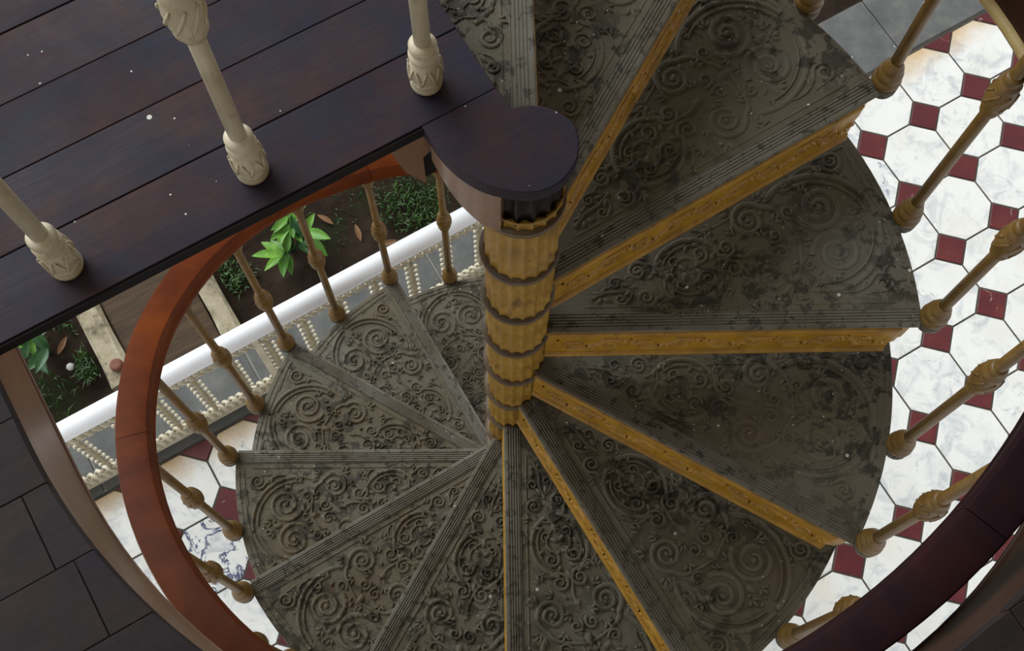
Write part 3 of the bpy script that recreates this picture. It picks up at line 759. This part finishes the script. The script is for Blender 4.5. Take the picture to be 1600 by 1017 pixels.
for (a, b) in ((-3.0,-2.52), (-2.515,-2.14), (-2.135,-1.56)):
    m = MB(); m.prism([(uv(x,y).x-o0.x, uv(x,y).y-o0.y) for x,y in ((.77,a),(1.225,a),(1.225,b),(.77,b))], -.09, -.055, .004); m.build('path_board', M['plank'], pw)
m = MB(); kx = uv(1.02,-2.36); m.lathe([(.030,-.056),(.030,-.052),(.022,-.050),(.018,-.053),(.010,-.053),(.006,-.049)], 14, (kx.x-o0.x,kx.y-o0.y,0)); m.build('knot', M['plank'], pw)
m = MB(); c = uv(1.285,-1.69); m.lathe([(.028,-.02),(.034,-.004),(.033,.012),(.022,.020)], 12, (c.x,c.y,0)); tag(m.build('red_stone', M['brick']), 'small round red brown stone on the end of the edging', 'stone')
m = MB(); c = uv(1.50,-1.83); m.ball((c.x,c.y,-.07), .022, .7, 7, 5); tag(m.build('white_pebble', M['pebble']), 'small white pebble on the soil beside the stone edging', 'pebble')

def leaf_mesh(name, ln, wd, mat, curl=.25):
    m = MB(); vs = []; fs = []; n = 8
    for i in range(n+1):
        t = i/n; w_ = wd*sin(pi*min(1, t*.97+.02))**.8*(1-.25*t); x = ln*t; z = .25*ln*t - curl*ln*t*t
        for s_ in (-1, -.5, 0, .5, 1): vs.append((x, s_*w_/2, z+abs(s_)*w_*.22))
    for i in range(n):
        for j in range(4): a = i*5+j; fs.append((a, a+5, a+6, a+1))
    m.add(vs, fs, True); return m.mesh(name, mat)
LM = [leaf_mesh('leaf', .15, .062, M['leaf']), leaf_mesh('leaf', .14, .060, M['leaf_dark'], .35)]
def plant(u, v, n, label, sc=1.0, spread=.16, tall=.30, bright=.5):
    c = uv(u, v, -.11); t = thing('leafy_plant', label, 'plant', c, 0, 'leafy plants in the garden bed')
    for s_ in range(4):
        an = random.uniform(0, 2*pi); e = Vector((cos(an)*spread*.5, sin(an)*spread*.5, tall*random.uniform(.6,1)))
        m = MB(); m.tube([(0,0,0), e*.5+Vector((0,0,.02)), e], [.007,.006,.004], 6); m.build('stem', M['leaf_dark'], t)
        q = n//4
        for i in range(q):
            f = .35+.65*(i+1)/q; me = LM[0 if random.random() < bright*(f+.3) else 1]
            o = link('leaf', me, t, e*f); o.rotation_euler = (random.uniform(-.3,.3), random.uniform(-.55,.25), random.uniform(0, 2*pi)); o.scale = (sc*random.uniform(.75,1.15),)*3
plant(.235, -1.84, 32, 'bright green leafy plant on bare soil beside the stone edging', .95, .24, .34, .75)
plant(1.56, -1.96, 16, 'dark green broad leafed plant at the corner of the landing edge', .95, .20, .36, .3)
plant(.30, -2.15, 16, 'deep green leafy plant behind the bright green plant', .9, .25, .24, .2)
gm = MB()
FALLEN = ((-.17,-1.63,.3,'near the grass tuft'), (-.10,-1.70,1.9,'curled upright beside another'), (-.02,-1.86,2.6,'behind the bright plant'), (1.53,-1.93,1.2,'beside the white pebble'))
def blocked(a, b):
    for i in range(6):
        q = a.lerp(b, i/5); u, v = q.dot(U), q.dot(V)
        if .635 < u < 1.38 and v > -3.02 and q.z < .004: return True
        if v > -1.545 and q.z < .015: return True
        if (q-uv(1.50,-1.83,q.z)).length < .030: return True
        for (lu, lv, rz, _) in FALLEN:
            c = uv(lu, lv, q.z) + Vector((cos(rz), sin(rz), 0))*.05
            if (q-c).length < .062: return True
    return False
def tuft(u, v, n, rad, ln):
    for i in range(n):
        a = random.uniform(0, 2*pi); r = rad*sqrt(random.random()); p = uv(u, v, -.10)+Vector((r*cos(a), r*sin(a), 0))
        b = random.uniform(0, 2*pi); l_ = ln*random.uniform(.5, 1.1); d = Vector((cos(b), sin(b), 0)); sd_ = Vector((-d.y, d.x, 0))*.0032
        k = random.uniform(.25, .8)
        q1 = p+d*l_*k*.45+Vector((0,0,l_*.55)); q2 = p+d*l_*k+Vector((0,0,l_*(.9-.5*k)))
        if blocked(p, q1) or blocked(q1, q2): continue
        gm.add([p-sd_, p+sd_, q1+sd_*.8, q1-sd_*.8, q2], [(0,1,2,3), (3,2,4)])
for a in ((-.42,-1.74,260,.15,.11), (-.36,-1.98,80,.16,.09), (-.66,-1.72,150,.2,.06), (.56,-1.86,190,.10,.10), (.58,-2.1,60,.1,.12), (1.42,-1.78,170,.07,.12), (1.45,-2.05,60,.08,.11), (1.62,-1.72,40,.16,.12), (.02,-2.0,60,.3,.06), (-.2,-1.75,90,.3,.05), (1.75,-1.75,40,.1,.1)): tuft(*a)
o = gm.build('grass', M['grass']); tag(o, 'thin green grass tufts growing on the garden soil', 'grass', None, 'stuff')
DL = leaf_mesh('fallen_leaf', .10, .035, M['dryleaf'], .1)
for i, (u, v, rz, where) in enumerate(FALLEN):
    o = link('fallen_leaf', DL, None, uv(u, v, -.085), rz); o.rotation_euler = (.2, .1, rz); tag(o, 'dry brown fallen leaf on the soil ' + where, 'leaf', 'fallen leaves on the soil')
